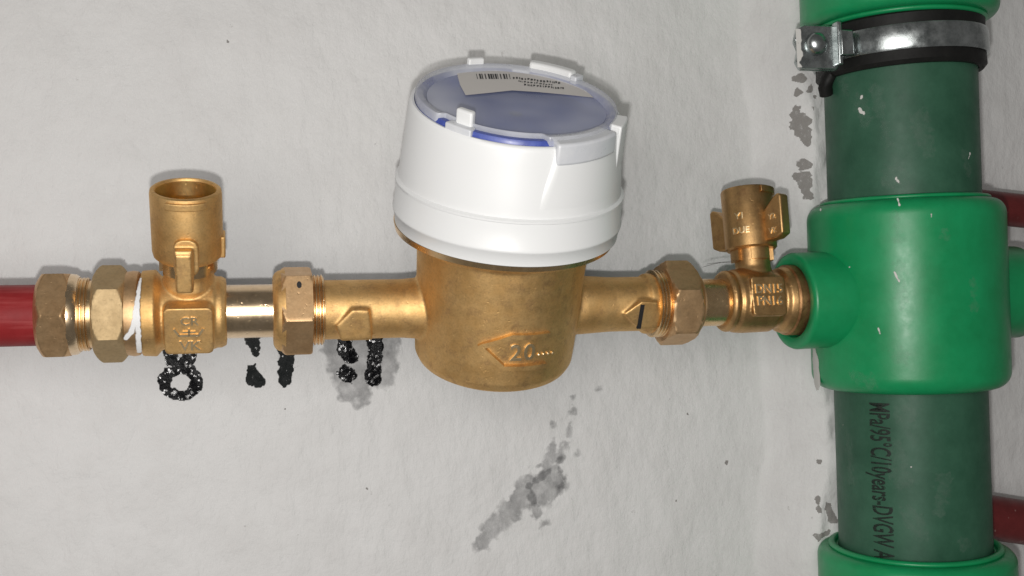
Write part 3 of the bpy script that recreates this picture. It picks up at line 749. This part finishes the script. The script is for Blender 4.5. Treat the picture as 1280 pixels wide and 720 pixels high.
rpatch('plaster_splash', [[(1017, 430, 4), (1019, 450, 12), (1021, 476, 12)]], LIME, RT, tee, 'pale plaster on the lower left edge of the tee')
rpatch('paint_fleck', [[(1123, 246, 1)], [(1122, 248, 1.6), (1124, 256, 2)], [(1164, 268, 1.8), (1164, 271, 1.4)], [(1098, 410, 1.6), (1100, 417, 1.6)], [(1026, 262, 3)], [(1118, 340, 2), (1124, 352, 1.5)], [(1062, 334, 1.2)]], LIME, RT, tee, rag=.3, step=.2)
rpatch('paint_fleck', [[(1077, 121, 3)], [(1074, 136, 3), (1080, 142, 2)], [(1036, 198, 1.4)], [(1120, 222, 3), (1125, 230, 2)], [(1210, 200, 1.5), (1212, 192, 1.5)], [(1036, 136, 1)]], LIME, RP, p1, rag=.9, step=.2)
rpatch('paint_fleck', [[(1139, 584, 2)], [(1054, 531, 1)], [(1020 + 118, 716, 1.2)], [(1178, 612, 1)]], LIME, RP, p2, rag=.4, step=.2)
def smudges(parent, r, L):
    for sk in L:
        rpatch('dust_smudge', [sk], DUST, r, parent, rag=2.2, step=.35)
smudges(p1, RP, [[(1074, 128, 12), (1082, 150, 10)], [(1118, 222, 18), (1128, 236, 12)], [(1050, 95, 8), (1060, 120, 4)], [(1206, 190, 6), (1210, 215, 6)], [(1095, 110, 8), (1110, 180, 5)], [(1150, 150, 14), (1160, 190, 8)]])
smudges(p2, RP, [[(1120, 560, 10), (1126, 600, 14)], [(1135, 640, 10), (1150, 665, 12)], [(1060, 540, 6), (1064, 600, 8)], [(1180, 600, 12), (1175, 640, 8)], [(1205, 680, 10)], [(1130, 520, 14)]])
smudges(tee, RT, [[(1118, 270, 5), (1124, 300, 7)], [(1122, 330, 8), (1128, 380, 6)], [(1216, 350, 5), (1218, 385, 6)], [(1125, 445, 12)], [(1070, 470, 10), (1090, 478, 8)], [(1180, 290, 8)]])
def coupling(z0, z1, label, lip_low):
    c = empty('pipe_coupling', label, 'pipe coupling', RLOC, RROT, 'green pipe couplings')
    e = [(z0, RP + .2), (z0, RP + 2)] + [(z0 + 3.6 - 3.6 * math.cos(t), RCp - 3.6 + 3.6 * math.sin(t)) for t in np.linspace(.05, math.pi / 2, 9)] + [(z1 - 3.6 + 3.6 * math.sin(t), RCp - 3.6 + 3.6 * math.cos(t)) for t in np.linspace(0, math.pi / 2 - .05, 9)] + [(z1, RP + 2), (z1, RP + .2)]
    obj('body', lathe(e, 160, 'Z', ring=True), GREEN, c, 50)
    zz = z0 - .6 if lip_low else z1 + .6
    obj('melt_bead', lathe([(zz + .9 * math.sin(t), RP + 2.2 + 1.3 * math.cos(t)) for t in np.linspace(0, 2 * math.pi, 12, endpoint=False)], 128, 'Z', ring=True), GREEN, c, 60)
    return c
coupling(zc1, zc1 + 62, 'bright green pipe coupling at the top of the riser, cut off by the frame', True)
coupling(zc0 - 62, zc0, 'bright green pipe coupling at the bottom of the riser', False)
obj('melt_bead', lathe([(zt1 + .5 + .8 * math.sin(t), RP + 1.6 + 1.2 * math.cos(t)) for t in np.linspace(0, 2 * math.pi, 12, endpoint=False)], 128, 'Z', ring=True), GREEN, tee, 60)

# pipe clamp
zk = rz(1118, 45, 28)
clamp = empty('pipe_clamp', 'galvanised steel pipe clamp with black rubber lining and bolt round the top of the riser', 'pipe clamp', MR @ Vector((0, 0, zk)), (0, -RLEAN - math.radians(1.2), 0))
hb = 4.1
obj('rubber_lining', wob(lathe([(-hb - 4.4, RP + .1), (-hb - 4.4, 26.8), (-hb - 3.2, 27.8), (-hb, 27.6), (hb, 27.6), (hb + 3.4, 27.8), (hb + 4.4, 26.9), (hb + 4.4, RP + .1)], 128, 'Z', ring=True), .3), RUBBER, clamp, 40)
def band_geo():
    g = lathe([(-hb, 27.7), (-hb, 28.3), (-hb + .9, 28.7), (hb - .9, 28.7), (hb, 28.3), (hb, 27.7)], 160, 'Z', ring=True)
    return g
obj('band', band_geo(), GALV, clamp, 40)
EY = -11.0
def exz(px, py):
    q = clamp_inv @ hit(px, py, EY); return q.x, q.z
clamp_inv = frame(MR @ Vector((0, 0, zk)), (0, -RLEAN - math.radians(1.2), 0)).inverted()
ear = [(1000, 86), (994, 76), (997, 62), (992, 50), (996, 36), (1004, 32), (1046, 33), (1049, 36), (1047, 84), (1043, 87)]
E = [exz(a, b) for a, b in ear]
obj('ear', prism(E, EY - .9, EY + .9, lambda u, v, a: (u, a, v)), GALV, clamp, 40, .4)
obj('ear', prism([(u + 1.5, v) for u, v in E], EY + 2.2, EY + 4.0, lambda u, v, a: (u, a, v)), GALV, clamp, 40, .4)
fx = exz(1045, 60)[0]
obj('ear_fold', join(box(fx, -12.2, .2, 1.7, 3.6, 14.0), box(fx + 1.6, -14.8, 0, 4.6, 1.4, 2 * hb)), GALV, clamp, 40, .5)
bx_, bz_ = exz(1018, 56)
obj('bolt', join(xf(lathe([(-3.2, .2), (-3.0, 1.6), (-2.4, 2.8), (-1.4, 3.5), (-.2, 3.8), (1.0, 3.8)], 48, 'Z'), lambda x, y, z: (bx_ + x, EY - 1.0 + z, bz_ + y)), xf(lathe([(0, 2.4), (5.5, 2.4)], 24, 'Z'), lambda x, y, z: (bx_ + x, EY + z, bz_ + y))), GALV, clamp, 40)
def ear_paint():
    xl = E[3][0]
    us = np.arange(xl - .5, xl + 5, .2); vs2 = np.arange(E[0][1] + .3, E[4][1] - .2, .2)
    mask = lambda X, Z: (xl + 2.2 + 1.3 * (fbm(X * .4 + 8, Z * .35, 3) - .5) * 2 - X)
    patch('paint_on_ear', us, vs2, mask, lambda x, z: (max(x, xl + .3), EY - .96, z), LIME, clamp, 'white paint on the outer edge of the ear')
ear_paint()
obj('rubber_tail', fused_geo := tube([(-26.0, 0, -6.5), (-27.4, 1, -9), (-27.6, 2, -11.5), (-26.6, 3, -13.6)], 2.4, 16), RUBBER, clamp, 60)

# red pipes behind the riser at the right edge
def back_pipe(px, py, py2, y, r, label, far):
    a = hit(px, py, y); b = hit(1280, py2, y); d = (b - a).normalized()
    st0 = a - d * 18
    P = [(st0 - d * 16 + Vector((0, 26, 0))), (st0 - d * 13 + Vector((0, 14, 0))), (st0 - d * 8 + Vector((0, 4, 0))), st0]
    P += [st0 + d * k for k in range(10, 260, 25)]
    # finer bend
    o = obj('red_branch_pipe', tube([tuple(p) for p in P], r, 48), REDD, None, 60)
    o['label'] = label; o['category'] = 'pipe'; o['group'] = 'dark red pipes behind the riser'
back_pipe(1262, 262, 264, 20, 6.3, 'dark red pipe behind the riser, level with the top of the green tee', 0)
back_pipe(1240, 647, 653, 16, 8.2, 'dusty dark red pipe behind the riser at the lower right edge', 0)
